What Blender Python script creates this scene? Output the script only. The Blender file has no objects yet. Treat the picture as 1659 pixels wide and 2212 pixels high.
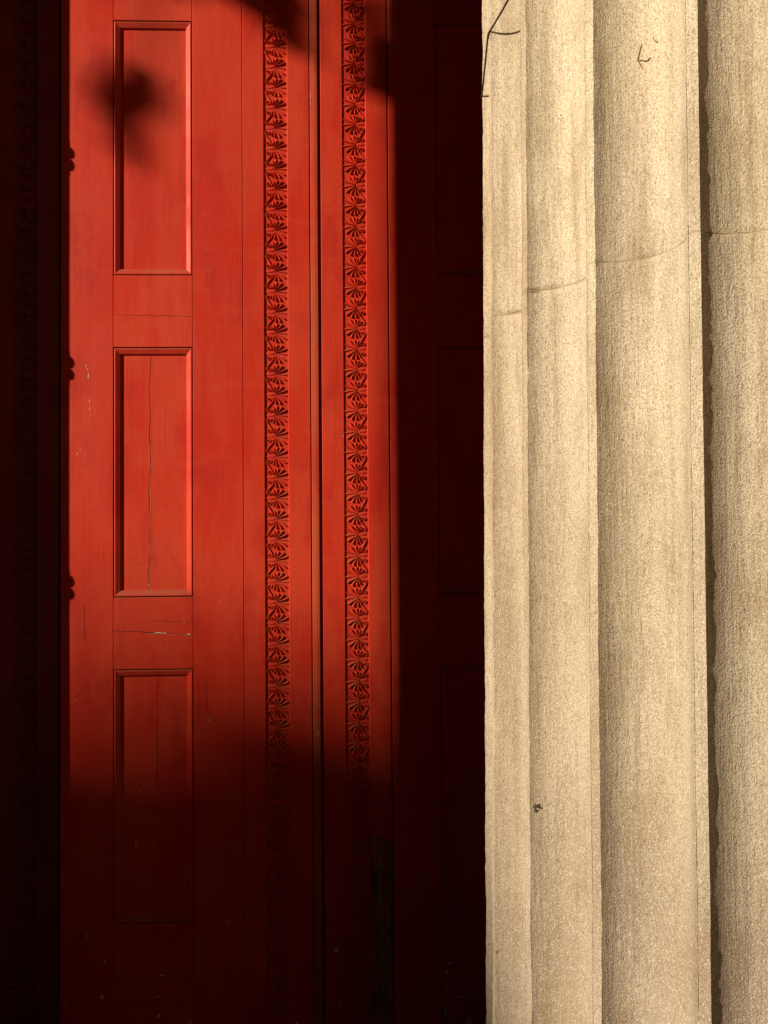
import bpy, bmesh, math, random
from mathutils import Vector, Matrix, noise
random.seed(7)
S = bpy.context.scene
C = S.collection
R = math.radians

# ------------------------------------------------------------------ camera
CAM = Vector((0.0, -2.5, 1.62))
PSI, TILT, RHO = R(1.6), R(1.17), R(0.42)
F = Vector((math.sin(PSI) * math.cos(TILT), math.cos(PSI) * math.cos(TILT), math.sin(TILT)))
R0 = Vector((math.cos(PSI), -math.sin(PSI), 0.0))
U0 = R0.cross(F)
RV = R0 * math.cos(RHO) - U0 * math.sin(RHO)
UV = U0 * math.cos(RHO) + R0 * math.sin(RHO)
cam_d = bpy.data.cameras.new('camera')
cam = bpy.data.objects.new('camera', cam_d)
C.objects.link(cam)
M = Matrix((RV, UV, -F)).transposed().to_4x4()
M.translation = CAM
cam.matrix_world = M
cam_d.sensor_fit = 'HORIZONTAL'
cam_d.sensor_width = 36.0
cam_d.lens = 36.0 * 1660.0 / 1659.0
cam_d.clip_start = 0.05
cam_d.clip_end = 400
S.camera = cam

# ------------------------------------------------------------------ sky, sun
SUN_AZ, SUN_EL = R(65), R(23)          # azimuth measured to the left of straight out of the door
SD = Vector((-math.sin(SUN_AZ) * math.cos(SUN_EL), -math.cos(SUN_AZ) * math.cos(SUN_EL), math.sin(SUN_EL)))
w = bpy.data.worlds.new('World')
S.world = w
w.use_nodes = True
wn, wl = w.node_tree.nodes, w.node_tree.links
for n in list(wn):
    wn.remove(n)
sky = wn.new('ShaderNodeTexSky')
sky.sky_type = 'NISHITA'
sky.sun_disc = False
sky.sun_elevation = SUN_EL
sky.sun_rotation = math.atan2(SD.x, SD.y)
bg = wn.new('ShaderNodeBackground')
bg.inputs['Strength'].default_value = 0.05
wo = wn.new('ShaderNodeOutputWorld')
wl.new(sky.outputs[0], bg.inputs['Color'])
wl.new(bg.outputs[0], wo.inputs['Surface'])
sun_d = bpy.data.lights.new('sun', 'SUN')
sun_d.energy = 5.0
sun_d.angle = R(0.5)
sun_d.color = (1.0, 0.88, 0.70)
sun = bpy.data.objects.new('sun', sun_d)
C.objects.link(sun)
sun.rotation_euler = SD.to_track_quat('Z', 'Y').to_euler()
S.view_settings.view_transform = 'Standard'
S.view_settings.look = 'None'
S.view_settings.gamma = 1.0
S.view_settings.use_curve_mapping = False
S.view_settings.exposure = 0.42


# ------------------------------------------------------------------ materials
class NT:
    def __init__(self, name):
        self.m = bpy.data.materials.new(name)
        self.m.use_nodes = True
        self.n, self.l = self.m.node_tree.nodes, self.m.node_tree.links
        self.b = self.n['Principled BSDF']
        self.tc = self.n.new('ShaderNodeTexCoord').outputs['Object']

    def val(self, sock, v):
        if hasattr(v, 'is_linked') or hasattr(v, 'node'):
            self.l.new(v, sock)
        else:
            sock.default_value = v

    def mapping(self, scale, loc=(0, 0, 0)):
        m = self.n.new('ShaderNodeMapping')
        m.inputs['Scale'].default_value = scale
        m.inputs['Location'].default_value = loc
        self.l.new(self.tc, m.inputs['Vector'])
        return m.outputs[0]

    def noise(self, scale, detail=3, rough=0.55, vec=None, dist=0.0):
        t = self.n.new('ShaderNodeTexNoise')
        t.inputs['Scale'].default_value = scale
        t.inputs['Detail'].default_value = detail
        t.inputs['Roughness'].default_value = rough
        t.inputs['Distortion'].default_value = dist
        self.l.new(vec if vec else self.tc, t.inputs['Vector'])
        return t.outputs['Fac']

    def ramp(self, fac, a, b, va=0.0, vb=1.0):
        t = self.n.new('ShaderNodeMapRange')
        t.interpolation_type = 'SMOOTHSTEP'
        self.val(t.inputs['Value'], fac)
        for k, v in (('From Min', a), ('From Max', b), ('To Min', va), ('To Max', vb)):
            t.inputs[k].default_value = v
        return t.outputs['Result']

    def mix(self, fac, a, b, mode='MIX'):
        t = self.n.new('ShaderNodeMix')
        t.data_type = 'RGBA'
        t.blend_type = mode
        self.val(t.inputs['Factor'], fac)
        for i, v in ((6, a), (7, b)):
            if isinstance(v, tuple):
                t.inputs[i].default_value = (*v, 1)
            else:
                self.l.new(v, t.inputs[i])
        return t.outputs[2]

    def math(self, op, a, b=0.0):
        t = self.n.new('ShaderNodeMath')
        t.operation = op
        self.val(t.inputs[0], a)
        self.val(t.inputs[1], b)
        return t.outputs[0]

    def bump(self, h, dist, strength=1.0, prev=None):
        t = self.n.new('ShaderNodeBump')
        t.inputs['Distance'].default_value = dist
        t.inputs['Strength'].default_value = strength
        self.l.new(h, t.inputs['Height'])
        if prev:
            self.l.new(prev, t.inputs['Normal'])
        return t.outputs[0]

    def done(self, col, rough=0.6, spec=0.3, normal=None):
        self.val(self.b.inputs['Base Color'], (*col, 1) if isinstance(col, tuple) else col)
        self.val(self.b.inputs['Roughness'], rough)
        self.b.inputs['Specular IOR Level'].default_value = spec
        if normal:
            self.l.new(normal, self.b.inputs['Normal'])
        return self.m


def paint_material(name, base, pale, deep):
    t = NT(name)
    big = t.noise(2.2, 3, 0.5, t.mapping((1.6, 1, 0.8)))
    col = t.mix(t.ramp(big, 0.38, 0.66), base, pale)
    mid = t.noise(9, 4, 0.6, t.mapping((1, 1, 0.45), (3, 1, 5)))
    col = t.mix(t.ramp(mid, 0.47, 0.72, 0, 0.8), col, deep)
    # overlapping brush loads: soft-edged rectangles of slightly paler paint
    load = t.noise(5, 2, 0.35, t.mapping((1.5, 1, 0.5), (7, 1, 2)), 0.6)
    col = t.mix(t.ramp(load, 0.50, 0.60, 0, 0.42), col, pale)
    load2 = t.noise(13, 2, 0.4, t.mapping((0.8, 1, 1.6), (2, 1, 9)), 0.3)
    col = t.mix(t.ramp(load2, 0.56, 0.64, 0, 0.30), col, pale)
    streak = t.noise(60, 4, 0.65, t.mapping((1, 1, 0.06)))
    col = t.mix(t.ramp(streak, 0.52, 0.8, 0, 0.55), col, deep)
    hair = t.noise(150, 3, 0.6, t.mapping((1, 1, 0.035), (5, 1, 1)))
    col = t.mix(t.ramp(hair, 0.56, 0.75, 0, 0.35), col, pale)
    oi = t.n.new('ShaderNodeObjectInfo')
    col = t.mix(t.ramp(oi.outputs['Random'], 0, 1, 0, 0.22), col, deep)
    grain = t.noise(260, 3, 0.7)
    col = t.mix(t.ramp(grain, 0.35, 0.7, 0.0, 0.16), col, (0.10, 0.012, 0.006))
    # dust lying on ledges that face up
    geo = t.n.new('ShaderNodeNewGeometry')
    sx = t.n.new('ShaderNodeSeparateXYZ')
    t.l.new(geo.outputs['True Normal'], sx.inputs[0])
    dust = t.math('MULTIPLY', t.ramp(sx.outputs[2], 0.15, 0.5, 0, 0.7), t.ramp(t.noise(40, 3), 0.3, 0.6, 0.5, 1))
    col = t.mix(dust, col, (0.20, 0.11, 0.06))
    specks = t.noise(95, 1, 0.4)
    col = t.mix(t.ramp(specks, 0.80, 0.83, 0, 0.6), col, (0.62, 0.42, 0.33))
    n = t.bump(streak, 0.0012, 0.35)
    n = t.bump(grain, 0.0007, 0.5, n)
    n = t.bump(mid, 0.004, 0.25, n)
    return t.done(col, t.ramp(mid, 0.3, 0.7, 0.42, 0.6), 0.18, n)


M_RED = paint_material('red_paint', (0.65, 0.031, 0.011), (0.70, 0.066, 0.027), (0.50, 0.017, 0.006))
M_RUB = paint_material('rubbed_red_paint', (0.58, 0.060, 0.022), (0.56, 0.115, 0.05), (0.45, 0.03, 0.012))
M_RED_SHADED = paint_material('shaded_red_paint', (0.14, 0.009, 0.005), (0.17, 0.015, 0.008), (0.09, 0.007, 0.004))  # red paint with the folded leaf's shade put into its colour

t = NT('bare_wood')
g = t.noise(30, 5, 0.65, t.mapping((3.2, 1, 0.12)), 0.4)
k = t.noise(14, 3, 0.6, t.mapping((1, 1, 0.4)))
c = t.mix(t.ramp(g, 0.35, 0.65), (0.46, 0.20, 0.06), (0.20, 0.085, 0.028))
c = t.mix(t.ramp(k, 0.5, 0.72, 0, 0.8), c, (0.03, 0.018, 0.01))
M_WOOD = t.done(c, 0.8, 0.2, t.bump(g, 0.002, 0.6))
t = NT('old_primer')
M_CHIP = t.done(t.mix(t.ramp(t.noise(120, 3), 0.4, 0.65), (0.70, 0.62, 0.52), (0.48, 0.33, 0.20)), 0.8, 0.2)
M_LIP = NT('pale_crack_edge').done((0.66, 0.24, 0.14), 0.7, 0.2)  # pale strip along one side of a crack
t = NT('crack_dark')
M_CRACK = t.done((0.10, 0.022, 0.012), 0.9, 0.1)
t = NT('dark_iron')
M_IRON = t.done(t.mix(t.ramp(t.noise(80, 3), 0.45, 0.7), (0.03, 0.026, 0.022), (0.09, 0.05, 0.03)), 0.55, 0.4)
t = NT('cable_sheath')
M_CABLE = t.done(t.mix(t.ramp(t.noise(150, 3), 0.4, 0.7), (0.030, 0.024, 0.020), (0.08, 0.055, 0.035)), 0.6, 0.35)


def stone_material(name, pale, base, dark, fine=1.0):
    t = NT(name)
    sx = t.n.new('ShaderNodeSeparateXYZ')
    t.l.new(t.tc, sx.inputs[0])
    big = t.noise(2.0, 4, 0.55, t.mapping((1, 1, 0.7)))
    col = t.mix(t.ramp(big, 0.36, 0.64), base, pale)
    # darker and greyer towards the lower shaft, ragged upper edge
    h = t.math('ADD', sx.outputs[2], t.math('MULTIPLY', t.noise(3.5, 4), -0.9))
    col = t.mix(t.ramp(h, 2.2, -0.2, 0.0, 0.95), col, (0.27, 0.215, 0.175))
    pink = t.noise(1.7, 4, 0.6, t.mapping((1, 1, 0.8), (2, 7, 3)), 0.5)
    col = t.mix(t.ramp(pink, 0.44, 0.62, 0, 0.6), col, (0.56, 0.46, 0.355))
    rain = t.noise(9, 4, 0.6, t.mapping((1, 1, 0.06), (6, 1, 2)), 0.3)
    col = t.mix(t.ramp(rain, 0.50, 0.70, 0, 0.42), col, dark)
    blotch = t.noise(11, 4, 0.6, t.mapping((1, 1, 0.5), (4, 2, 1)))
    col = t.mix(t.ramp(blotch, 0.46, 0.72, 0, 0.42), col, dark)
    streak = t.noise(38, 4, 0.65, t.mapping((1, 1, 0.07)))
    col = t.mix(t.ramp(streak, 0.48, 0.78, 0, 0.55), col, dark)
    vein = t.noise(5.5, 5, 0.55, t.mapping((1, 1, 2.3), (9, 2, 4)), 1.2)
    ridge = t.math('ABSOLUTE', t.math('SUBTRACT', vein, 0.5))
    col = t.mix(t.ramp(ridge, 0.010, 0.0, 0, 0.28), col, (0.62, 0.53, 0.38))
    sp = t.noise(400, 2, 0.7)
    col = t.mix(t.ramp(sp, 0.42, 0.68, 0, 0.75), col, dark)
    sp2 = t.noise(460, 2, 0.7, t.mapping((1, 1, 0.6), (5, 5, 5)))
    col = t.mix(t.ramp(sp2, 0.52, 0.74, 0, 0.6), col, (0.82, 0.73, 0.56))
    fib = t.noise(300, 3, 0.7, t.mapping((1, 1, 0.25), (1, 8, 3)))
    col = t.mix(t.ramp(fib, 0.53, 0.70, 0, 0.55), col, dark)
    pit = t.noise(95, 2, 0.5)
    col = t.mix(t.ramp(pit, 0.745, 0.80, 0, 0.7), col, (0.10, 0.065, 0.03))
    # soot drawn out of the bed joint
    dz = t.math('ABSOLUTE', t.math('SUBTRACT', sx.outputs[2], 2.069))
    dj = t.math('ADD', dz, t.math('MULTIPLY', t.noise(16, 3, 0.6, t.mapping((1, 1, 0.6), (3, 3, 3))), 0.034))
    col = t.mix(t.ramp(dj, 0.0185, 0.0115, 0, 0.8), col, (0.10, 0.06, 0.03))
    n = t.bump(sp, 0.0022 * fine, 0.8)
    n = t.bump(streak, 0.006, 0.6, n)
    n = t.bump(blotch, 0.006, 0.4, n)
    n = t.bump(t.ramp(pit, 0.745, 0.80, 1, 0), 0.003, 0.5, n)
    return t.done(col, 0.9, 0.12, n)


M_STONE = stone_material('tan_stone', (0.73, 0.63, 0.45), (0.64, 0.535, 0.365), (0.23, 0.15, 0.08))
M_JOINT = NT('grime_in_joint').done((0.38, 0.295, 0.185), 0.95, 0.1)  # brown of the mortar between the drums
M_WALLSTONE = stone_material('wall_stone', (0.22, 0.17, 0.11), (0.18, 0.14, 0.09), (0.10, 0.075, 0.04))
t = NT('paving')
M_PAVE = t.done(t.mix(t.ramp(t.noise(3, 5), 0.35, 0.65), (0.06, 0.057, 0.05), (0.095, 0.09, 0.08)), 0.9, 0.2, t.bump(t.noise(120, 3), 0.002))
t = NT('asphalt')
M_ROAD = t.done(t.mix(t.ramp(t.noise(30, 5), 0.35, 0.65), (0.04, 0.04, 0.04), (0.065, 0.063, 0.06)), 0.95, 0.2, t.bump(t.noise(200, 3), 0.004))
t = NT('dark_plaster')
M_PLASTER = t.done(t.mix(t.ramp(t.noise(2, 4), 0.4, 0.6), (0.05, 0.045, 0.04), (0.07, 0.06, 0.05)), 0.95, 0.1)
t = NT('brick_front')
bt = t.n.new('ShaderNodeTexBrick')
for kk, vv in (('Color1', (0.11, 0.045, 0.03, 1)), ('Color2', (0.08, 0.035, 0.025, 1)), ('Mortar', (0.10, 0.09, 0.08, 1))):
    bt.inputs[kk].default_value = vv
bt.inputs['Scale'].default_value = 4.0
mp = t.n.new('ShaderNodeMapping')
mp.inputs['Rotation'].default_value = (R(90), 0, 0)
t.l.new(t.tc, mp.inputs[0])
t.l.new(mp.outputs[0], bt.inputs['Vector'])
M_BRICK = t.done(bt.outputs['Color'], 0.9, 0.2)
M_SLATE = NT('slate').done((0.05, 0.052, 0.058), 0.7, 0.3)
M_GLASS = NT('window_glass').done((0.02, 0.025, 0.03), 0.08, 0.5)
t = NT('bark')
M_BARK = t.done(t.mix(t.noise(20, 4), (0.06, 0.045, 0.03), (0.12, 0.09, 0.06)), 0.95, 0.1, t.bump(t.noise(25, 4, 0.6, t.mapping((1, 1, 0.2))), 0.02))
M_TWIG = NT('dry_twig').done((0.27, 0.18, 0.09), 0.9, 0.1)
t = NT('leaf')
oi = t.noise(3, 2)
M_LEAF = t.done(t.mix(oi, (0.035, 0.075, 0.015), (0.07, 0.11, 0.025)), 0.6, 0.3)


# ------------------------------------------------------------------ mesh helpers
class MB:
    def __init__(self):
        self.v, self.f = [], []

    def add(self, verts, faces):
        o = len(self.v)
        self.v += [tuple(p) for p in verts]
        self.f += [tuple(i + o for i in f) for f in faces]
        return self

    def box(self, x0, x1, y0, y1, z0, z1, b=0.0):
        """box; with b the four edges of the front (-y) face are chamfered"""
        if b <= 0:
            v = [(x, y, z) for y in (y0, y1) for z in (z0, z1) for x in (x0, x1)]
            return self.add(v, [(0, 1, 3, 2), (5, 4, 6, 7), (1, 5, 7, 3), (4, 0, 2, 6), (2, 3, 7, 6), (4, 5, 1, 0)])
        v = []
        for (d, yy) in ((b, y0), (0, y0 + b), (0, y1)):
            v += [(x0 + d, yy, z0 + d), (x1 - d, yy, z0 + d), (x1 - d, yy, z1 - d), (x0 + d, yy, z1 - d)]
        f = [(0, 1, 2, 3), (11, 10, 9, 8)]
        for r in (0, 4):
            for i in range(4):
                j = (i + 1) % 4
                f.append((r + j, r + i, r + 4 + i, r + 4 + j))
        return self.add(v, f)

    def tube(self, pts, rad, n=6, cap=True):
        pts = [Vector(p) for p in pts]
        rs = rad if isinstance(rad, (list, tuple)) else [rad] * len(pts)
        v, f = [], []
        for i, p in enumerate(pts):
            d = (pts[min(i + 1, len(pts) - 1)] - pts[max(i - 1, 0)]).normalized()
            a = d.cross(Vector((0.13, 1, 0.21))).normalized()
            b = d.cross(a)
            for q in range(n):
                an = 2 * math.pi * q / n
                v.append(p + (a * math.cos(an) + b * math.sin(an)) * rs[i])
        for i in range(len(pts) - 1):
            for q in range(n):
                r = (q + 1) % n
                f.append((i * n + q, i * n + r, (i + 1) * n + r, (i + 1) * n + q))
        if cap:
            f.append(tuple(range(n))[::-1])
            f.append(tuple((len(pts) - 1) * n + q for q in range(n)))
        return self.add(v, f)

    def mesh(self, name, mat, smooth=False):
        me = bpy.data.meshes.new(name)
        me.from_pydata(self.v, [], self.f)
        bm = bmesh.new()
        bm.from_mesh(me)
        bmesh.ops.recalc_face_normals(bm, faces=bm.faces)
        bm.to_mesh(me)
        bm.free()
        me.materials.append(mat)
        if smooth:
            for p in me.polygons:
                p.use_smooth = True
        return me

    def build(self, name, mat, parent=None, smooth=False):
        return link(name, self.mesh(name, mat, smooth), parent)


def link(name, me, parent=None, loc=None):
    o = bpy.data.objects.new(name, me)
    C.objects.link(o)
    if parent:
        o.parent = parent
    if loc:
        o.location = loc
    return o


def thing(name, label, cat, loc=(0, 0, 0), rz=0.0, group=None):
    o = bpy.data.objects.new(name, None)
    o.empty_display_size = 0.2
    C.objects.link(o)
    o.location = loc
    o.rotation_euler = (0, 0, rz)
    o['label'] = label
    o['category'] = cat
    if group:
        o['group'] = group
    return o


def structure(name, mb, mat):
    o = mb.build(name, mat)
    o['kind'] = 'structure'
    return o


# ------------------------------------------------------------------ ground and porch
structure('ground', MB().box(-120, 120, -120, 20, -0.6, -0.45), M_PAVE)
structure('road', MB().box(-120, 120, -19.4, -4.9, -0.45, -0.446), M_ROAD)
structure('porch_floor', MB().box(-10.9, 10.9, -2.7, 1.2, -0.45, -0.03), M_PAVE)
structure('sky_block_ceiling', MB().box(-10.9, 10.9, -2.3, 0.6, 6.4, 6.8).box(-10.5, 10.5, -2.3, -1.8, 5.95, 6.399), M_PLASTER)  # unseen porch ceiling and beam, built to keep sky light down

wall = thing('church_wall', 'stone wall around the tall red doorway', 'wall', (0, 0.1, 0))
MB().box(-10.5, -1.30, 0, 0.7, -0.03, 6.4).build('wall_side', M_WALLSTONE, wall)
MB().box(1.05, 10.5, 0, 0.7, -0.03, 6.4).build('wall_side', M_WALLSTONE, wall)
MB().box(-10.9, -10.5, -2.3, 0, -0.03, 6.4).build('sky_block_wall', M_WALLSTONE, wall)  # unseen porch side walls added to keep sky light off the doors
MB().box(10.5, 10.9, -2.3, 0, -0.03, 6.4).build('sky_block_wall', M_WALLSTONE, wall)
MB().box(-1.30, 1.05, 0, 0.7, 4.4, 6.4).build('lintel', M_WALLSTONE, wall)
MB().box(-1.30, 1.05, -0.15, 0.7, -0.03, -0.004).build('threshold', M_WALLSTONE, wall)
MB().box(-1.30, 1.05, 0.6, 0.65, -0.004, 4.4).build('backing', M_PLASTER, wall)

# ------------------------------------------------------------------ palmettes
PITCH = 0.0675
CW = 0.0755


def palmette(kind, mirror):
    """one carved honeysuckle palmette; fan opens to +x, cell is CW wide and PITCH tall, base plane y=0, relief to -y"""
    mb = MB()
    hx, hz = -0.016, 0.0

    def ridge(path, widths, heights, flat=0.28):
        v, f = [], []
        n = len(path)
        for i, (px, pz) in enumerate(path):
            a = path[max(i - 1, 0)]
            b = path[min(i + 1, n - 1)]
            dx, dz = b[0] - a[0], b[1] - a[1]
            L = math.hypot(dx, dz) or 1
            nx, nz = -dz / L, dx / L
            wd, ht = widths[i], heights[i]
            for (s, hh) in ((-1, 0), (-flat - .15, 1), (flat + .15, 1), (1, 0)):
                v.append((px + nx * wd * s, -ht * hh, pz + nz * wd * s))
        for i in range(n - 1):
            for q in range(3):
                f.append((i * 4 + q, i * 4 + q + 1, i * 4 + 4 + q + 1, i * 4 + 4 + q))
        e = (n - 1) * 4
        f.append((e, e + 1, e + 2, e + 3))
        f.append((3, 2, 1, 0))
        mb.add(v, f)

    fan = [(-4, .0505, -.03), (17, .0495, .06), (36, .0420, .14), (55, .0335, .20), (74, .0265, .22), (94, .0205, .22),
           (-25, .0485, -.06), (-44, .0415, -.14), (-63, .0335, -.20), (-82, .0265, -.22)]
    tilt = 1.5 if kind == 0 else -2.5
    for (deg, L, curl) in fan:
        path, wd, ht = [], [], []
        n = 6
        for i in range(n + 1):
            u = i / n
            a = R(deg + tilt) + curl * (-0.75 + 1.35 * u * u)
            r = 0.010 + (L - 0.010) * u
            path.append((hx + 0.002 + r * math.cos(a), hz + r * math.sin(a)))
            wd.append(0.0008 + (0.0006 + 0.074 * (L - 0.012)) * u ** 1.15 * (1 if u < 0.95 else 0.70))
            ht.append((0.0031 + 0.0019 * u) * (0.62 if deg == -4 else 1.05))
        ridge(path, wd, ht, 0.08)
    # heart of the fan
    path = [(hx - 0.016, 0.001), (hx - 0.008, 0), (hx + 0.001, 0), (hx + 0.008, 0.0)]
    ridge(path, [0.0034, 0.0046, 0.0044, 0.0020], [0.0012, 0.0018, 0.0018, 0.0016], 0.6)
    # two scrolls
    for s in (1, -1):
        cx, cz, r0 = hx - 0.0085, s * 0.0148, 0.0076
        path = []
        n = 15
        for i in range(n + 1):
            u = i / n
            an = (-0.35 + u * 2.05) * math.pi * s
            r = r0 * (1 - 0.72 * u)
            path.append((cx + r * math.cos(an + math.pi * 0.2 * s), cz + r * math.sin(an + math.pi * 0.2 * s)))
        ridge(path, [0.0014] * (n + 1), [0.0036] * (n + 1), 0.2)
    # stem that swings across to the next palmette below
    xl, xr = hx - 0.0165, hx + 0.003
    if kind == 0:
        path = [(xl, -0.012), (xl - 0.0008, -0.018), (xl + 0.006, -0.030), (xr - 0.004, -0.045), (xr, -0.053)]
    else:
        path = [(xr, -0.016), (xr + 0.0005, -0.022), (xr - 0.008, -0.033), (xl + 0.001, -0.046), (xl, -0.054)]
    ridge(path, [0.0015, 0.0016, 0.0017, 0.0016, 0.0014], [0.0036] * 5, 0.2)
    if mirror:
        mb.v = [(-x, y, z) for (x, y, z) in mb.v]
    return mb.mesh('palmette', M_RED, False)


PAL = {(k, m): palmette(k, m) for k in (0, 1) for m in (0, 1)}


def ornament_strip(root, x0, x1, z0, z1, zstart, depth, mirror, mat=None):
    """recessed channel and its row of palmettes; x0..x1 is the channel"""
    base = MB().box(x0, x1, depth, 0.04, z0, z1).build('ornament_strip', mat or M_RED, root)
    mid = (x0 + x1) / 2
    sc = (x1 - x0) / CW
    z, i = zstart, 0
    rnd = random.Random(int(abs(x0) * 1000))
    while z > z0 + 0.03:
        if z < z1 - 0.03:
            o = link('palmette', PAL[(i % 2, mirror)], base)
            if mat:
                o.material_slots[0].link = 'OBJECT'
                o.material_slots[0].material = mat
            o.location = (mid + rnd.uniform(-.0006, .0006), depth, z + rnd.uniform(-.0006, .0006))
            o.rotation_euler = (0, R(rnd.uniform(-1.3, 1.3)), 0)
            o.scale = (sc * rnd.uniform(.98, 1.02), rnd.uniform(.9, 1.1), rnd.uniform(.98, 1.02))
        z -= PITCH
        i += 1
    return base


# ------------------------------------------------------------------ door leaves
Z0, Z1 = 0.004, 4.34
PANELS = [(0.362, 1.170), (1.402, 2.210), (2.446, 3.283), (3.52, 4.12)]


def raised_panel(root, xa, xb, za, zb):
    """sunk field with four mitred moulding bars around it"""
    gap, w1, w2 = 0.0025, 0.0165, 0.0045
    yq, ys, yp = 0.0006, 0.0056, 0.0112
    pan = MB().box(xa, xb, yp, 0.040, za, zb).build('panel', M_RED, root)
    prof = [(gap, 0.012), (gap, yq + 0.0012), (gap + 0.002, yq), (gap + 0.0045, yq + 0.0004), (gap + w1, ys), (gap + w1 + 0.0015, ys + 0.001), (gap + w1 + w2 - 0.001, yp + 0.001)]
    for side in range(4):
        v = []
        for (d, y) in prof:
            c = [(xa + d, za + d), (xb - d, za + d), (xb - d, zb - d), (xa + d, zb - d)]
            a, b = c[side], c[(side + 1) % 4]
            v += [(a[0], y, a[1]), (b[0], y, b[1])]
        f = [(2 * i, 2 * i + 1, 2 * i + 3, 2 * i + 2) for i in range(len(prof) - 1)]
        n = len(v)
        f += [(n - 2, n - 1, 1, 0)]
        f += [tuple(range(0, n, 2)), tuple(range(1, n, 2))[::-1]]
        MB().add(v, f).build('moulding', M_RED, pan)
    return pan


def wobble(p0, p1, n, amp, seed):
    out = []
    for i in range(n + 1):
        u = i / n
        x = p0[0] + (p1[0] - p0[0]) * u
        z = p0[1] + (p1[1] - p0[1]) * u
        j = noise.noise(Vector((u * 7.3 + seed, seed * 1.7, 0))) * amp + noise.noise(Vector((u * 31 + seed, 2, seed))) * amp * 0.35
        out.append((x + j * abs(p1[1] - p0[1]) / (abs(p1[1] - p0[1]) + abs(p1[0] - p0[0])),
                    z + j * abs(p1[0] - p0[0]) / (abs(p1[1] - p0[1]) + abs(p1[0] - p0[0]))))
    return out


def crack(parent, p0, p1, y, wid, amp=0.002, seed=1.0, mat=None):
    pts = wobble(p0, p1, 26, amp, seed)
    vert = abs(p1[1] - p0[1]) > abs(p1[0] - p0[0])
    v, f = [], []
    for i, (x, z) in enumerate(pts):
        u = i / 26
        h = wid * 0.5 * (0.35 + 0.9 * abs(noise.noise(Vector((u * 9, seed, 3.3)))) + 0.35 * math.sin(math.pi * u))
        for s in (-1, 1):
            v.append((x + (h * s if vert else 0), y - 0.0003, z + (0 if vert else h * s)))
        v.append((x, y + 0.0015, z))
    for i in range(26):
        a, b = i * 3, i * 3 + 3
        f += [(a, a + 1, b + 1, b), (a + 1, a + 2, b + 2, b + 1), (a + 2, a, b, b + 2)]
    return MB().add(v, f).build('crack', mat or M_CRACK, parent)


def chip(parent, x, z, y, wx, wz, seed, ang=0.0, mat=None):
    rnd = random.Random(seed)
    n = 9
    v = [(0, -0.0004, 0)]
    for i in range(n):
        a = 2 * math.pi * i / n
        r = rnd.uniform(0.45, 1.0)
        v.append((math.cos(a) * wx * r, -0.0003, math.sin(a) * wz * r))
    v += [(px, 0.0012, pz) for (px, _, pz) in v[1:]]
    f = [(0, 1 + i, 1 + (i + 1) % n) for i in range(n)]
    f += [(1 + i, 1 + n + i, 1 + n + (i + 1) % n, 1 + (i + 1) % n) for i in range(n)]
    ca, sa = math.cos(ang), math.sin(ang)
    v = [(x + px * ca - pz * sa, y + py, z + px * sa + pz * ca) for (px, py, pz) in v]
    return MB().add(v, f).build('paint_chip', mat or M_CHIP, parent)


def flaked_foot(parent, x0, x1, z, hmax, seed, y=0.0):
    """ragged strip of bare primer along the foot of a board"""
    n = max(6, int((x1 - x0) / 0.006))
    v, f = [], []
    for i in range(n + 1):
        x = x0 + (x1 - x0) * i / n
        h = max(0.0, noise.noise(Vector((x * 38 + seed, seed, 0))) * 1.5 + noise.noise(Vector((x * 130 + seed, seed, 5))) * 0.8)
        v += [(x, y - 0.0004, z), (x, y - 0.0004, z + 0.003 + hmax * h)]
    for i in range(n):
        f.append((2 * i, 2 * i + 2, 2 * i + 3, 2 * i + 1))
    return MB().add(v, f).build('bare_foot', M_CHIP, parent)


def board(root, name, x0, x1, z0=Z0, z1=Z1, y=0.0, b=0.0012, mat=None):
    return MB().box(x0, x1, y, 0.045, z0, z1, b).build(name, mat or M_RED, root)


JG = 0.0006     # half of a joint between two boards


def panelled_side(root, xs0, xp0, xp1, xs1, px):
    """stile, rails and panels, stile; px = world offset of the leaf root"""
    l = lambda x: x - px
    parts = {}
    parts['stile'] = board(root, 'stile', l(xs0), l(xp0) - JG)
    parts['stile2'] = board(root, 'stile', l(xp1) + JG, l(xs1))
    zs = [Z0] + [q for p in PANELS for q in p] + [Z1]
    parts['rails'] = []
    for i in range(0, len(zs), 2):
        parts['rails'].append(board(root, 'rail', l(xp0) + JG, l(xp1) - JG, zs[i] + (0 if i == 0 else JG), zs[i + 1] - JG))
    parts['panels'] = [raised_panel(root, l(xp0), l(xp1), a, b) for (a, b) in PANELS]
    return parts


# ---- left leaf, the sunlit one
LX = -0.9715
left = thing('door_leaf', 'red painted door leaf left of the meeting gap, sunlit, with three tall sunk panels', 'door', (LX, 0, 0))
P = panelled_side(left, -0.9715, -0.8030, -0.5480, -0.3860, LX)
l = lambda x: x - LX
board(left, 'board', l(-0.3848), l(-0.3158), y=0.0004)
ornament_strip(left, l(-0.3158), l(-0.2392), Z0, Z1, 3.3385, 0.0046, 0)
board(left, 'board', l(-0.2392), l(-0.1672))
ast = MB()
prof = [(-0.1612, 0.045), (-0.1612, 0.002), (-0.1596, 0.0), (-0.1500, -0.0012), (-0.1410, -0.0008), (-0.1392, 0.0012), (-0.1392, 0.045)]
prof[0] = (-0.1642, 0.045)
prof[1] = (-0.1642, 0.002)
prof[2] = (-0.1626, 0.0)
v = [(l(x), y, z) for z in (Z0, Z1) for (x, y) in prof]
n = len(prof)
ast.add(v, [(i, i + 1, n + i + 1, n + i) for i in range(n - 1)] + [tuple(range(n)), tuple(range(n, 2 * n))[::-1]])
ast.build('astragal', M_RUB, left)
MB().box(l(-0.970), l(-0.132), 0.0452, 0.056, Z0, Z1).box(l(-0.1391), l(-0.1312), 0.022, 0.0451, Z0, Z1).build('back_board', M_RED, left)
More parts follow.
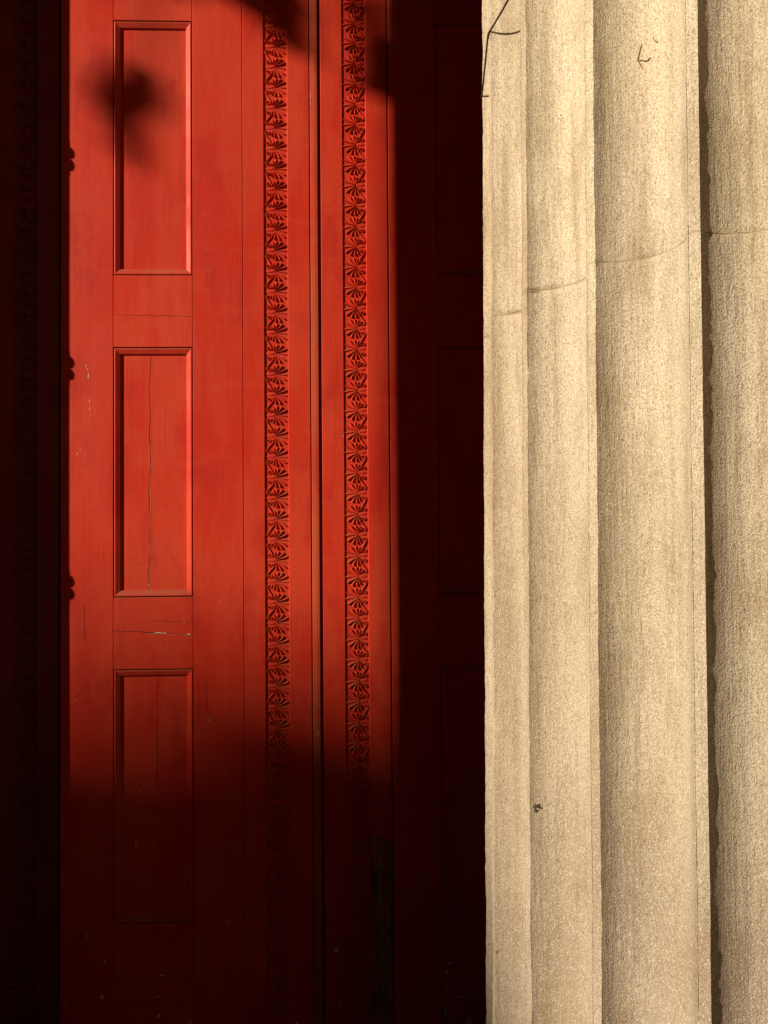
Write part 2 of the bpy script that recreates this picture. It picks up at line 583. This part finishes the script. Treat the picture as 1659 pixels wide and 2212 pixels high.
# splits and chips in the paint
pan_mid, pan_low, pan_top = P['panels'][1], P['panels'][0], P['panels'][2]
YP = 0.0112
crack(pan_mid, (l(-0.6900), 2.185), (l(-0.6915), 1.42), YP, 0.0024, 0.006, 1.3)
crack(pan_mid, (l(-0.6884), 1.95), (l(-0.6899), 1.42), YP - 0.0002, 0.0012, 0.006, 1.3, M_LIP)
crack(P['rails'][1], (l(-0.7000), 1.2872), (l(-0.5500), 1.2764), -0.0002, 0.0011, 0.004, 5.1, M_LIP)
chip(pan_mid, l(-0.6918), 1.437, YP, 0.0018, 0.014, 3)
crack(pan_low, (l(-0.6660), 1.140), (l(-0.6655), 0.70), YP, 0.0014, 0.004, 4.2)
crack(P['rails'][2], (l(-0.8000), 2.3165), (l(-0.5500), 2.3110), 0, 0.0016, 0.004, 2.2)
crack(P['rails'][1], (l(-0.8000), 1.2950), (l(-0.5500), 1.2790), 0, 0.0028, 0.004, 5.1)
crack(P['rails'][1], (l(-0.6950), 1.3270), (l(-0.5500), 1.3200), 0, 0.0014, 0.003, 8.1)
for (x, z, wx, wz, sd) in ((-0.660, 1.2868, 0.020, 0.0022, 11), (-0.563, 1.2812, 0.010, 0.0022, 12), (-0.640, 1.2855, 0.008, 0.0025, 13), (-0.577, 1.323, 0.003, 0.0015, 14)):
    chip(P['rails'][1], l(x), z, 0, wx, wz, sd)
st = P['stile']
for (x, z, wx, wz, sd) in ((-0.8905, 2.150, .0020, .0060, 21), (-0.8850, 2.138, .0018, .0055, 22), (-0.8830, 2.115, .0024, .0130, 23), (-0.8790, 2.035, .0014, .0100, 24),
                           (-0.8790, 2.010, .0016, .0050, 25), (-0.9180, 1.866, .0018, .0070, 26), (-0.9080, 1.880, .0010, .0030, 27),
                           (-0.8950, 1.213, .0025, .0025, 28), (-0.9230, 1.075, .0016, .0040, 29), (-0.8860, 0.330, .0015, .012, 30), (-0.830, 0.245, .006, .010, 31), (-0.838, 0.135, .008, .010, 32), (-0.955, 0.12, .007, .006, 33)):
    chip(st, l(x), z, 0, wx, wz, sd)
crack(st, (l(-0.8960), 1.385), (l(-0.8945), 1.265), 0, 0.0016, 0.003, 6.6)
crack(st, (l(-0.9270), 1.083), (l(-0.9060), 1.097), 0, 0.0022, 0.002, 7.7)
s2 = P['stile2']
crack(s2, (l(-0.5060), 1.130), (l(-0.5010), 0.990), 0, 0.0014, 0.004, 9.1)
crack(s2, (l(-0.5320), 1.140), (l(-0.5290), 1.010), 0, 0.0010, 0.003, 9.6)
for (x, z, wx, wz, sd) in ((-0.4970, 1.005, .0016, .008, 41), (-0.4630, 1.385, .002, .002, 42), (-0.4420, 0.362, .003, .006, 43), (-0.455, 0.205, .003, .004, 44), (-0.528, 0.35, .0012, .010, 45)):
    chip(s2, l(x), z, 0, wx, wz, sd)
for (x, z, wx, wz, sd) in ((-0.7350, 0.607, .0035, .010, 51), (-0.680, 0.617, .002, .004, 52), (-0.590, 0.822, .002, .002, 53), (-0.722, 0.778, .002, .002, 54)):
    chip(pan_low, l(x), z, YP, wx, wz, sd)
for (x, z, wx, wz, sd) in ((-0.648, 0.197, .011, .0035, 61), (-0.665, 0.130, .012, .004, 62), (-0.660, 0.070, .008, .008, 63), (-0.560, 0.045, .006, .012, 64), (-0.795, 0.030, .005, .012, 65)):
    chip(P['rails'][0], l(x), z, 0, wx, wz, sd)
crack(P['rails'][0], (l(-0.795), 0.190), (l(-0.690), 0.181), 0, 0.0022, 0.002, 3.1)
crack(P['rails'][0], (l(-0.795), 0.107), (l(-0.552), 0.112), 0, 0.0020, 0.002, 3.9)
for (x, z, wx, wz, sd) in ((-0.1607, 3.035, .0016, .013, 71), (-0.1605, 3.012, .0014, .009, 72), (-0.1480, 0.958, .0022, .013, 73), (-0.1460, 0.915, .0014, .005, 74), (-0.1500, 1.075, .0030, .0022, 75)):
    chip(left, l(x), z, -0.0008, wx, wz, sd)
flaked_foot(left, l(-0.968), l(-0.806), 0.005, 0.050, 1.0)
flaked_foot(left, l(-0.800), l(-0.552), 0.005, 0.030, 2.0)
flaked_foot(left, l(-0.545), l(-0.390), 0.005, 0.045, 3.0)
flaked_foot(left, l(-0.236), l(-0.170), 0.005, 0.050, 4.0)

# ---- right leaf
RX = -0.1298
right = thing('door_leaf', 'red door leaf right of the meeting gap, mostly shadowed, bare wood patch low down', 'door', (RX, 0, 0))
r_ = lambda x: x - RX
board(right, 'board', r_(-0.1298), r_(-0.0582), y=0.001)
ornament_strip(right, r_(-0.0582), r_(0.0180), Z0, Z1, 3.3530, 0.0046, 1)
board(right, 'board', r_(0.0180), r_(0.0880), 0.640, Z1)
# the lower end of that board has been cut out and pieced with unpainted wood, top cut on the slant
zl, zr = 0.636, 0.598
v = []
for (y, d) in ((0.004, 0.0), (0.045, 0.0)):
    v += [(r_(0.0195), y, Z0), (r_(0.0868), y, Z0), (r_(0.0868), y, zr), (r_(0.0195), y, zl)]
pw = MB().add(v, [(0, 1, 2, 3), (7, 6, 5, 4), (1, 5, 6, 2), (4, 0, 3, 7), (3, 2, 6, 7), (4, 5, 1, 0)]).build('wood_patch', M_WOOD, right)
pw['label'] = 'bare weathered wood let in at the foot of the board, slanted top'
v = [(r_(0.0180), 0.0, 0.640), (r_(0.0880), 0.0, 0.640), (r_(0.0880), 0.0, 0.602), (r_(0.0180), 0.0, 0.6385)]
v += [(x, 0.045, z) for (x, y, z) in v]
MB().add(v, [(0, 1, 2, 3), (7, 6, 5, 4), (1, 5, 6, 2), (4, 0, 3, 7), (0, 1, 5, 4), (3, 2, 6, 7)]).build('board_end', M_RED, right)
Q = panelled_side(right, 0.0922, 0.2490, 0.5040, 0.6725, RX)
MB().box(r_(-0.128), r_(0.672), 0.0452, 0.056, Z0, Z1).build('back_board', M_RED, right)
flaked_foot(right, r_(-0.127), r_(-0.060), 0.005, 0.060, 5.0, 0.001)
flaked_foot(right, r_(0.097), r_(0.246), 0.005, 0.040, 6.0)
flaked_foot(right, r_(0.252), r_(0.40), 0.005, 0.055, 7.0)
for (x, z, wx, wz, sd) in ((-0.095, 0.265, .014, .010, 81), (-0.083, 0.085, .003, .016, 82), (0.012, 1.035, .0016, .004, 83), (0.0200, 2.725, .0016, .003, 84)):
    chip(right, r_(x), z, 0.0008, wx, wz, sd, mat=M_CHIP)
for (x, z, wx, wz, sd) in ((0.275, 0.215, .012, .006, 91), (0.262, 0.190, .006, .010, 92), (0.300, 0.107, .034, .0045, 93), (0.262, 0.150, .005, .014, 94), (0.340, 0.105, .010, .004, 95), (0.258, 0.06, .006, .03, 96)):
    chip(Q['rails'][0], r_(x), z, 0, wx, wz, sd)
crack(Q['rails'][0], (r_(0.252), 0.205), (r_(0.42), 0.198), 0, 0.003, 0.002, 1.9)

# ---- folded leaf on the far left, swung out towards the street
FX, FY = -0.9790, -0.004
FOLD = math.pi / 2 - (SUN_AZ - R(2.25))
fold = thing('door_leaf', 'dark red door leaf folded outward at the left edge, unlit, with palmette strip', 'door', (FX, FY, 0), FOLD)
board(fold, 'board', -0.0640, -0.0030, mat=M_RED_SHADED)
ornament_strip(fold, -0.1340, -0.0640, Z0, Z1, 3.30, 0.0062, 1, M_RED_SHADED)
board(fold, 'board', -0.1820, -0.1340, mat=M_RED_SHADED)
board(fold, 'stile', -0.3000, -0.1832, mat=M_RED_SHADED)
MB().box(-0.2995, -0.004, 0.0452, 0.055, Z0, Z1).build('back_board', M_RED_SHADED, fold)
MB().box(-0.0085, 0.0025, 0.001, 0.018, Z0, Z1).build('edge_bead', M_RED_SHADED, fold)
for zs in (2.828, 2.146, 1.440, 0.735):
    zc = zs + 0.300 * math.sin(FOLD) / math.cos(SUN_AZ) * math.tan(SUN_EL)
    hb = MB().box(-0.3025, -0.296, -0.0005, 0.040, zc - 0.055, zc + 0.055).build('hinge', M_IRON, fold)
    for dz in (0.0195, -0.0195):
        kb = MB()
        pts = [(-0.2985, -0.001, zc + dz + 0.0190 * u) for u in (-1, -.85, -.5, 0, .5, .85, 1)]
        kb.tube(pts, [0.0005, 0.0032, 0.0053, 0.0064, 0.0053, 0.0032, 0.0005], 10)
        kb.build('knuckle', M_IRON, hb, True)
flaked_foot(fold, -0.062, -0.005, 0.005, 0.06, 8.0)

# ------------------------------------------------------------------ fluted column
COLX, COLY = 0.9056, -0.9390
A0 = R(5.0) - PSI                   # bearing of the first arris band, from -x towards -y
NF = 24
FIL = R(1.65)
PER = 2 * math.pi / NF


def col_radius(z):
    return 0.65 - 0.0060 * (z - 1.62)


FH, FD = 0.0757, 0.0490           # half width and depth of a flute, a plain arc
FR = (FH * FH + FD * FD) / (2 * FD)


def flute_depth(u):
    return math.sqrt(FR * FR - (FH * u) ** 2) - (FR - FD)


def column_ring(z, nfl=22):
    """bearing, radius, kind (0 arris band, 1 flute); a fine quirk runs down one side of each band"""
    out = []
    rad = col_radius(z)
    for k in range(NF):
        c = A0 + k * PER
        e = c - FIL / 2
        for (a, dr) in ((e, 0), (e + R(0.12), 0), (e + R(0.15), 0.0010), (e + R(0.22), 0.0010), (e + R(0.29), 0), (c + R(0.2), 0), (c + FIL / 2, 0)):
            out.append((a, rad - dr, 0.0))
        hw = (PER - FIL) / 2
        mid = c + PER / 2
        half = rad * math.sin(hw)
        for i in range(1, nfl):
            u = -math.cos(math.pi * i / nfl)          # -1..1, dense at the edges
            bx, by = rad * math.cos(hw) - flute_depth(u), half * u
            out.append((mid + math.atan2(by, bx), math.hypot(bx, by), 2.0 + u))
    return out


def drum(root, z0, z1, dz, name='drum', inset=0.0, mat=None):
    n = max(2, int((z1 - z0) / dz))
    v, f = [], []
    rows = []
    zs = [z0 + (z1 - z0) * i / n for i in range(n + 1)]
    if n > 20:
        zs = sorted(set(zs + [z0 + 0.0015, z0 + 0.004, z0 + 0.007, z1 - 0.0015, z1 - 0.004, z1 - 0.007]))
        n = len(zs) - 1
    for z in zs:
        ring = column_ring(z)
        m = len(ring)
        for (a, r, fl) in ring:
            x, y = -math.cos(a), -math.sin(a)
            p = Vector((x * r, y * r, z))
            j = 0.0011 * noise.noise(Vector((p.x * 55, p.y * 55, p.z * 42))) + 0.0016 * noise.noise(Vector((p.x * 9, p.y * 9, p.z * 7)))
            if fl == 0.0:
                j += 0.0013 * noise.noise(Vector((p.x * 130, p.y * 130, p.z * 75)))
                j -= 0.016 * max(0.0, noise.noise(Vector((p.x * 21 + 5, p.y * 21, p.z * 15))) - 0.58)
            # eased edge at the joint between drums
            e = min(z - z0, z1 - z)
            wear = noise.noise(Vector((p.x * 26, p.y * 26, 1.3 + (z > 2)))) + 0.5 * noise.noise(Vector((p.x * 80, p.y * 80, 4.3)))
            if 1.02 < fl < 1.5:
                wear += 0.45
            if inset:
                j -= inset + 0.006 * max(0.0, wear - 0.05) if fl else 0.0002
            elif e < 0.006 and fl:
                j -= 0.0060 * max(0.0, wear - 0.10) * (1 - e / 0.006)
            v.append((p.x + x * j, p.y + y * j, z))
    for i in range(n):
        for q in range(m):
            r = (q + 1) % m
            f.append((i * m + q, i * m + r, (i + 1) * m + r, (i + 1) * m + q))
    f.append(tuple(range(m))[::-1])
    f.append(tuple(n * m + q for q in range(m)))
    me = bpy.data.meshes.new(name)
    me.from_pydata(v, [], f)
    me.materials.append(mat or M_STONE)
    me.polygons.foreach_set('use_smooth', [True] * (len(f) - 2) + [False, False])
    # keep the arrises crisp
    ns = 7 + 21
    sharp = set()
    for e in me.edges:
        a, b = e.vertices
        if a // m != b // m and a % m == b % m and (a % m) % ns in (0, 1, 4, 6):
            e.use_edge_sharp = True
    return link(name, me, root)


JOINT = 2.039
col = thing('fluted_column', 'huge tan stone column with hollow flutes, sunlit, filling the right side', 'column', (COLX, COLY, -0.03))
drum(col, 0.32, JOINT + 0.03 - 0.0011, 0.012)
drum(col, JOINT + 0.03 + 0.0011, 3.9, 0.012)
drum(col, 3.9026, 6.42, 0.10)
drum(col, JOINT + 0.03 - 0.00105, JOINT + 0.03 + 0.00105, 0.002, 'mortar_joint', 0.0003, M_JOINT)
bs = MB()
nn = 48
prof = [(0.80, 0), (0.80, 0.10), (0.77, 0.105), (0.79, 0.14), (0.79, 0.19), (0.74, 0.23), (0.70, 0.25), (0.71, 0.29), (0.66, 0.318)]
v = [(r * math.cos(2 * math.pi * q / nn), r * math.sin(2 * math.pi * q / nn), z) for (r, z) in prof for q in range(nn)]
f = [(i * nn + q, i * nn + (q + 1) % nn, (i + 1) * nn + (q + 1) % nn, (i + 1) * nn + q) for i in range(len(prof) - 1) for q in range(nn)]
f += [tuple(range(nn))[::-1], tuple((len(prof) - 1) * nn + q for q in range(nn))]
bs.add(v, f).build('base', M_STONE, col)


def flute_pt(k, u, z, out=0.001):
    rad = col_radius(z + 0.03)
    hw = (PER - FIL) / 2
    bx, by = rad * math.cos(hw) - flute_depth(u) + out, rad * math.sin(hw) * u
    a = A0 + k * PER + PER / 2 + math.atan2(by, bx)
    return Vector((-math.cos(a) * math.hypot(bx, by), -math.sin(a) * math.hypot(bx, by), z + 0.03))


# dried tendrils still clinging to the third flute, and a broken hole on an arris
for trail, rad_ in (([(-0.225, 2.380), (-0.250, 2.374), (-0.282, 2.366), (-0.300, 2.361), (-0.313, 2.356), (-0.285, 2.351), (-0.263, 2.348), (-0.240, 2.343), (-0.213, 2.340)], 0.0009),
                    ([(-0.300, 2.354), (-0.240, 2.3545), (-0.169, 2.3510), (-0.110, 2.3495), (-0.051, 2.3525)], 0.0009),
                    ([(0.020, 2.383), (0.035, 2.378), (0.062, 2.375), (0.118, 2.371)], 0.0010)):
    MB().tube([flute_pt(2, u, z, 0.0012) for (u, z) in trail], [rad_ * (0.6 + 0.4 * math.sin(3.1 * i / len(trail))) for i in range(len(trail))], 5).build('dried_tendril', M_TWIG, col)
hole = MB()
cc = flute_pt(1, -0.955, 1.130, 0.0)
dirx = (flute_pt(1, -0.80, 1.130) - flute_pt(1, -0.97, 1.130)).normalized()
nrm = Vector((cc.x, cc.y, 0)).normalized()
for (du, dzz, rr) in ((0, 0, 0.0070), (0.007, 0.002, 0.0045), (0.003, -0.006, 0.0040), (0.012, -0.001, 0.0025)):
    v = []
    for i in range(11):
        a = 2 * math.pi * i / 11
        r = rr * (0.5 + 0.7 * random.random())
        v.append(cc + dirx * (du + r * 1.3 * math.cos(a)) + Vector((0, 0, dzz + r * math.sin(a))) + nrm * 0.0008)
    v.append(cc + dirx * du + Vector((0, 0, dzz)) - nrm * 0.006)
    v.append(cc + dirx * du + Vector((0, 0, dzz)) + nrm * 0.0014)
    hole.add(v, [(i, (i + 1) % 11, 12) for i in range(11)] + [((i + 1) % 11, i, 11) for i in range(11)])
hole.build('broken_hole', M_BARK, col)

# ------------------------------------------------------------------ cable slung round the column
cab = thing('cable', 'dark twisted cable slung round the stone column near the top', 'cable', (COLX, COLY, 2.61))
knots = []
for k in range(NF + 1):
    a = A0 + (k - 6) * PER
    rr = 0.6472
    knots.append(Vector((-math.cos(a) * rr, -math.sin(a) * rr, 0.004 - 0.038 * min(1.0, max(0.0, (A0 - a) / PER)))))
fine = []
for k in range(NF):
    n = 44 if 3 <= k <= 9 else 12
    for q in range(n):
        u = q / n
        p = knots[k].lerp(knots[k + 1], u)
        p.z -= 0.004 * math.sin(math.pi * u)
        fine.append(p)
fine.append(fine[0])
run, phase = 0.0, [0.0]
for i in range(1, len(fine)):
    run += (fine[i] - fine[i - 1]).length
    phase.append(run / 0.016 * 2 * math.pi)
for ph in (0, 2 * math.pi / 3, 4 * math.pi / 3):
    sp = []
    for i, p in enumerate(fine):
        d = (fine[min(i + 1, len(fine) - 1)] - fine[max(i - 1, 0)]).normalized()
        a = d.cross(Vector((0, 0, 1))).normalized()
        b = d.cross(a)
        sp.append(p + (a * math.cos(phase[i] + ph) + b * math.sin(phase[i] + ph)) * 0.0012)
    MB().tube(sp, 0.0012, 5).build('strand', M_CABLE, cab, True)


# ------------------------------------------------------------------ unseen things along the street, placed to shade the doors
def sunward(xd, zd, dist):
    """the place 'dist' metres (over the ground) up the sun's path from the point (xd, zd) of the door"""
    d = Vector((SD.x, SD.y, 0)).normalized()
    return Vector((xd + d.x * dist, d.y * dist, zd + dist * math.tan(SUN_EL)))


# unseen square pier added to shade the right leaf and the column's back
pier = thing('shade_pier', 'unseen square pier added left of the doors to cast shade', 'pier', (-1.412, -1.15, -0.03))
MB().box(-0.42, 0.42, -0.25, 0.25, 0.25, 6.42).build('shade_pier_shaft', M_WALLSTONE, pier)
MB().box(-0.48, 0.46, -0.31, 0.27, 0, 0.249).build('shade_pier_plinth', M_WALLSTONE, pier)

# row across the street: one low brick house between two unseen tall blocks added against skylight
def house_at(label, xw0, xw1, y_ridge, half, ridge, drop, name='unseen_brick_house', windows=True, cat='house'):
    h = thing(name, label, cat, (xw0, y_ridge, -0.45))
    W = xw1 - xw0
    rz = ridge + 0.45
    ev = rz - drop
    MB().box(0, W, -half + 0.3, half - 0.3, 0, ev).build('wall', M_BRICK, h)
    v = [(-0.1, half, ev - 0.1), (W + 0.1, half, ev - 0.1), (W + 0.1, 0, rz), (-0.1, 0, rz), (-0.1, -half, ev - 0.1), (W + 0.1, -half, ev - 0.1)]
    rf = MB().add(v, [(0, 1, 2, 3), (3, 2, 5, 4), (1, 5, 2), (4, 0, 3), (0, 4, 5, 1)]).build('roof', M_SLATE, h)
    nx, nz = int(W / 2.4), int(ev / 3.0)
    yw = half - 0.3
    for i in range(nx):
        for j in range(nz):
            x, z = 0.8 + i * 2.4, 0.9 + j * 3.0
            fr = MB().box(x, x + 1.0, yw + 0.002, yw + 0.05, z, z + 1.6).build('window', M_WALLSTONE, h)
            MB().box(x + 0.08, x + 0.92, yw + 0.052, yw + 0.06, z + 0.08, z + 1.52).build('pane', M_GLASS, fr)
    return h, rf, rz


RY = -25.0
PATH = -RY / math.cos(SUN_AZ)
SHX = PATH * math.sin(SUN_AZ)
h, rf, rz = house_at('unseen brick row house with a chimney, placed across the street to shade the doors', -70.0, 0.70 - SHX, RY, 3.5, 1.06 + PATH * math.tan(SUN_EL), 3.2)
cx0 = -0.38 - SHX + 70.0
MB().box(cx0 - 0.20, cx0 + 0.20, -0.14, 0.14, rz - 2.0, rz + 0.09).build('unseen_chimney', M_BRICK, rf)
house_at('unseen tall brick block added at the right to shut out sky light', -38.0, 40.0, -25.5, 4.0, 50.0, 1.5, cat='block')
house_at('unseen tall brick block added at the left to shut out sky light', -110.0, -70.2, -25.0, 4.0, 50.0, 1.5, cat='block')

# unseen street tree whose outer sprays hang in the sun's path
def leaf_spray(mb, c, rx, rz, count, size, rnd):
    for _ in range(count):
        while True:
            u, v_, w_ = rnd.uniform(-1, 1), rnd.uniform(-1, 1), rnd.uniform(-1, 1)
            if u * u + v_ * v_ + w_ * w_ < 1:
                break
        # spread across the sun's path and a little along it
        side = Vector((-SD.y, SD.x, 0)).normalized()
        p = c + side * (u * rx) + Vector((0, 0, w_ * rz)) + Vector((SD.x, SD.y, 0)) * (v_ * 0.18)
        a = Vector((rnd.uniform(-1, 1), rnd.uniform(-1, 1), rnd.uniform(-1, 1))).normalized()
        b = a.orthogonal().normalized()
        s = size * rnd.uniform(0.7, 1.25)
        mb.add([p - a * s, p + b * s * 0.5, p + a * s, p - b * s * 0.5], [(0, 1, 2, 3)])


rnd = random.Random(5)
TD = 7.2
tb = sunward(0.27, 0, TD + 0.6)
tree = thing('unseen_street_tree', 'unseen street tree placed before the porch to shade the doors, with a dense added upper crown', 'tree', (tb.x, tb.y, -0.45))
o3 = Vector((tb.x, tb.y, -0.45))
trunk_top = Vector((0.0, 0.0, 10.4))
MB().tube([(0, 0, 0), (0.01, 0, 1.5), (0, 0.01, 3.5), (-0.01, 0, 7.0), trunk_top], [0.13, 0.095, 0.085, 0.07, 0.04], 10).build('trunk', M_BARK, tree, True)
SPRAYS = [  # x, z on the door that it shades, half width and half height of that shade, leaves, leaf size
    (-0.740, 3.060, 0.050, 0.046, 380, 0.026), (-0.815, 3.030, 0.038, 0.036, 130, 0.026), (-0.775, 2.965, 0.045, 0.070, 80, 0.026), (-0.760, 2.890, 0.050, 0.070, 18, 0.026),
    (-0.255, 3.350, 0.075, 0.062, 480, 0.032), (-0.200, 3.255, 0.030, 0.050, 170, 0.026), (-0.350, 3.390, 0.090, 0.045, 260, 0.03), (-0.30, 3.30, 0.04, 0.03, 30, 0.026),
    (0.105, 3.130, 0.060, 0.080, 420, 0.028), (0.045, 3.175, 0.035, 0.050, 120, 0.026), (0.00, 3.12, 0.03, 0.05, 14, 0.026), (0.025, 3.320, 0.040, 0.045, 70, 0.026),
    (-0.62, 3.425, 0.09, 0.030, 50, 0.03), (-0.90, 3.47, 0.12, 0.05, 50, 0.03), (-0.62, 3.53, 0.25, 0.07, 120, 0.04),
]
crown = MB()
limbs = MB()
for (xd, zd, rx, rz, cnt, sz) in SPRAYS:
    c = sunward(xd, zd, TD) - o3
    leaf_spray(crown, c, rx * math.cos(SUN_AZ), rz, cnt, sz, rnd)
    knee = Vector((c.x * 0.55, c.y * 0.55, c.z + (1.3 if zd > 3.3 else 1.9)))
    base = Vector((0, 0, min(knee.z - 0.3, 9.4)))
    limbs.tube([base, base.lerp(knee, 0.6) + Vector((0, 0, 0.12)), knee, knee.lerp(c, 0.6) + Vector((0, 0, 0.05)), c], [0.012, 0.006, 0.004, 0.003, 0.0015], 5)
for _ in range(70):  # dense upper crown added to block the sky above the sun
    a, q = rnd.uniform(0, 2 * math.pi), 3.3 * math.sqrt(rnd.random())
    c = Vector((q * math.cos(a), q * math.sin(a), rnd.uniform(10.9, 14.0)))
    leaf_spray(crown, c, 0.8, 0.55, 130, 0.10, rnd)
crown.build('crown', M_LEAF, tree)
limbs.build('limb', M_BARK, tree, True)
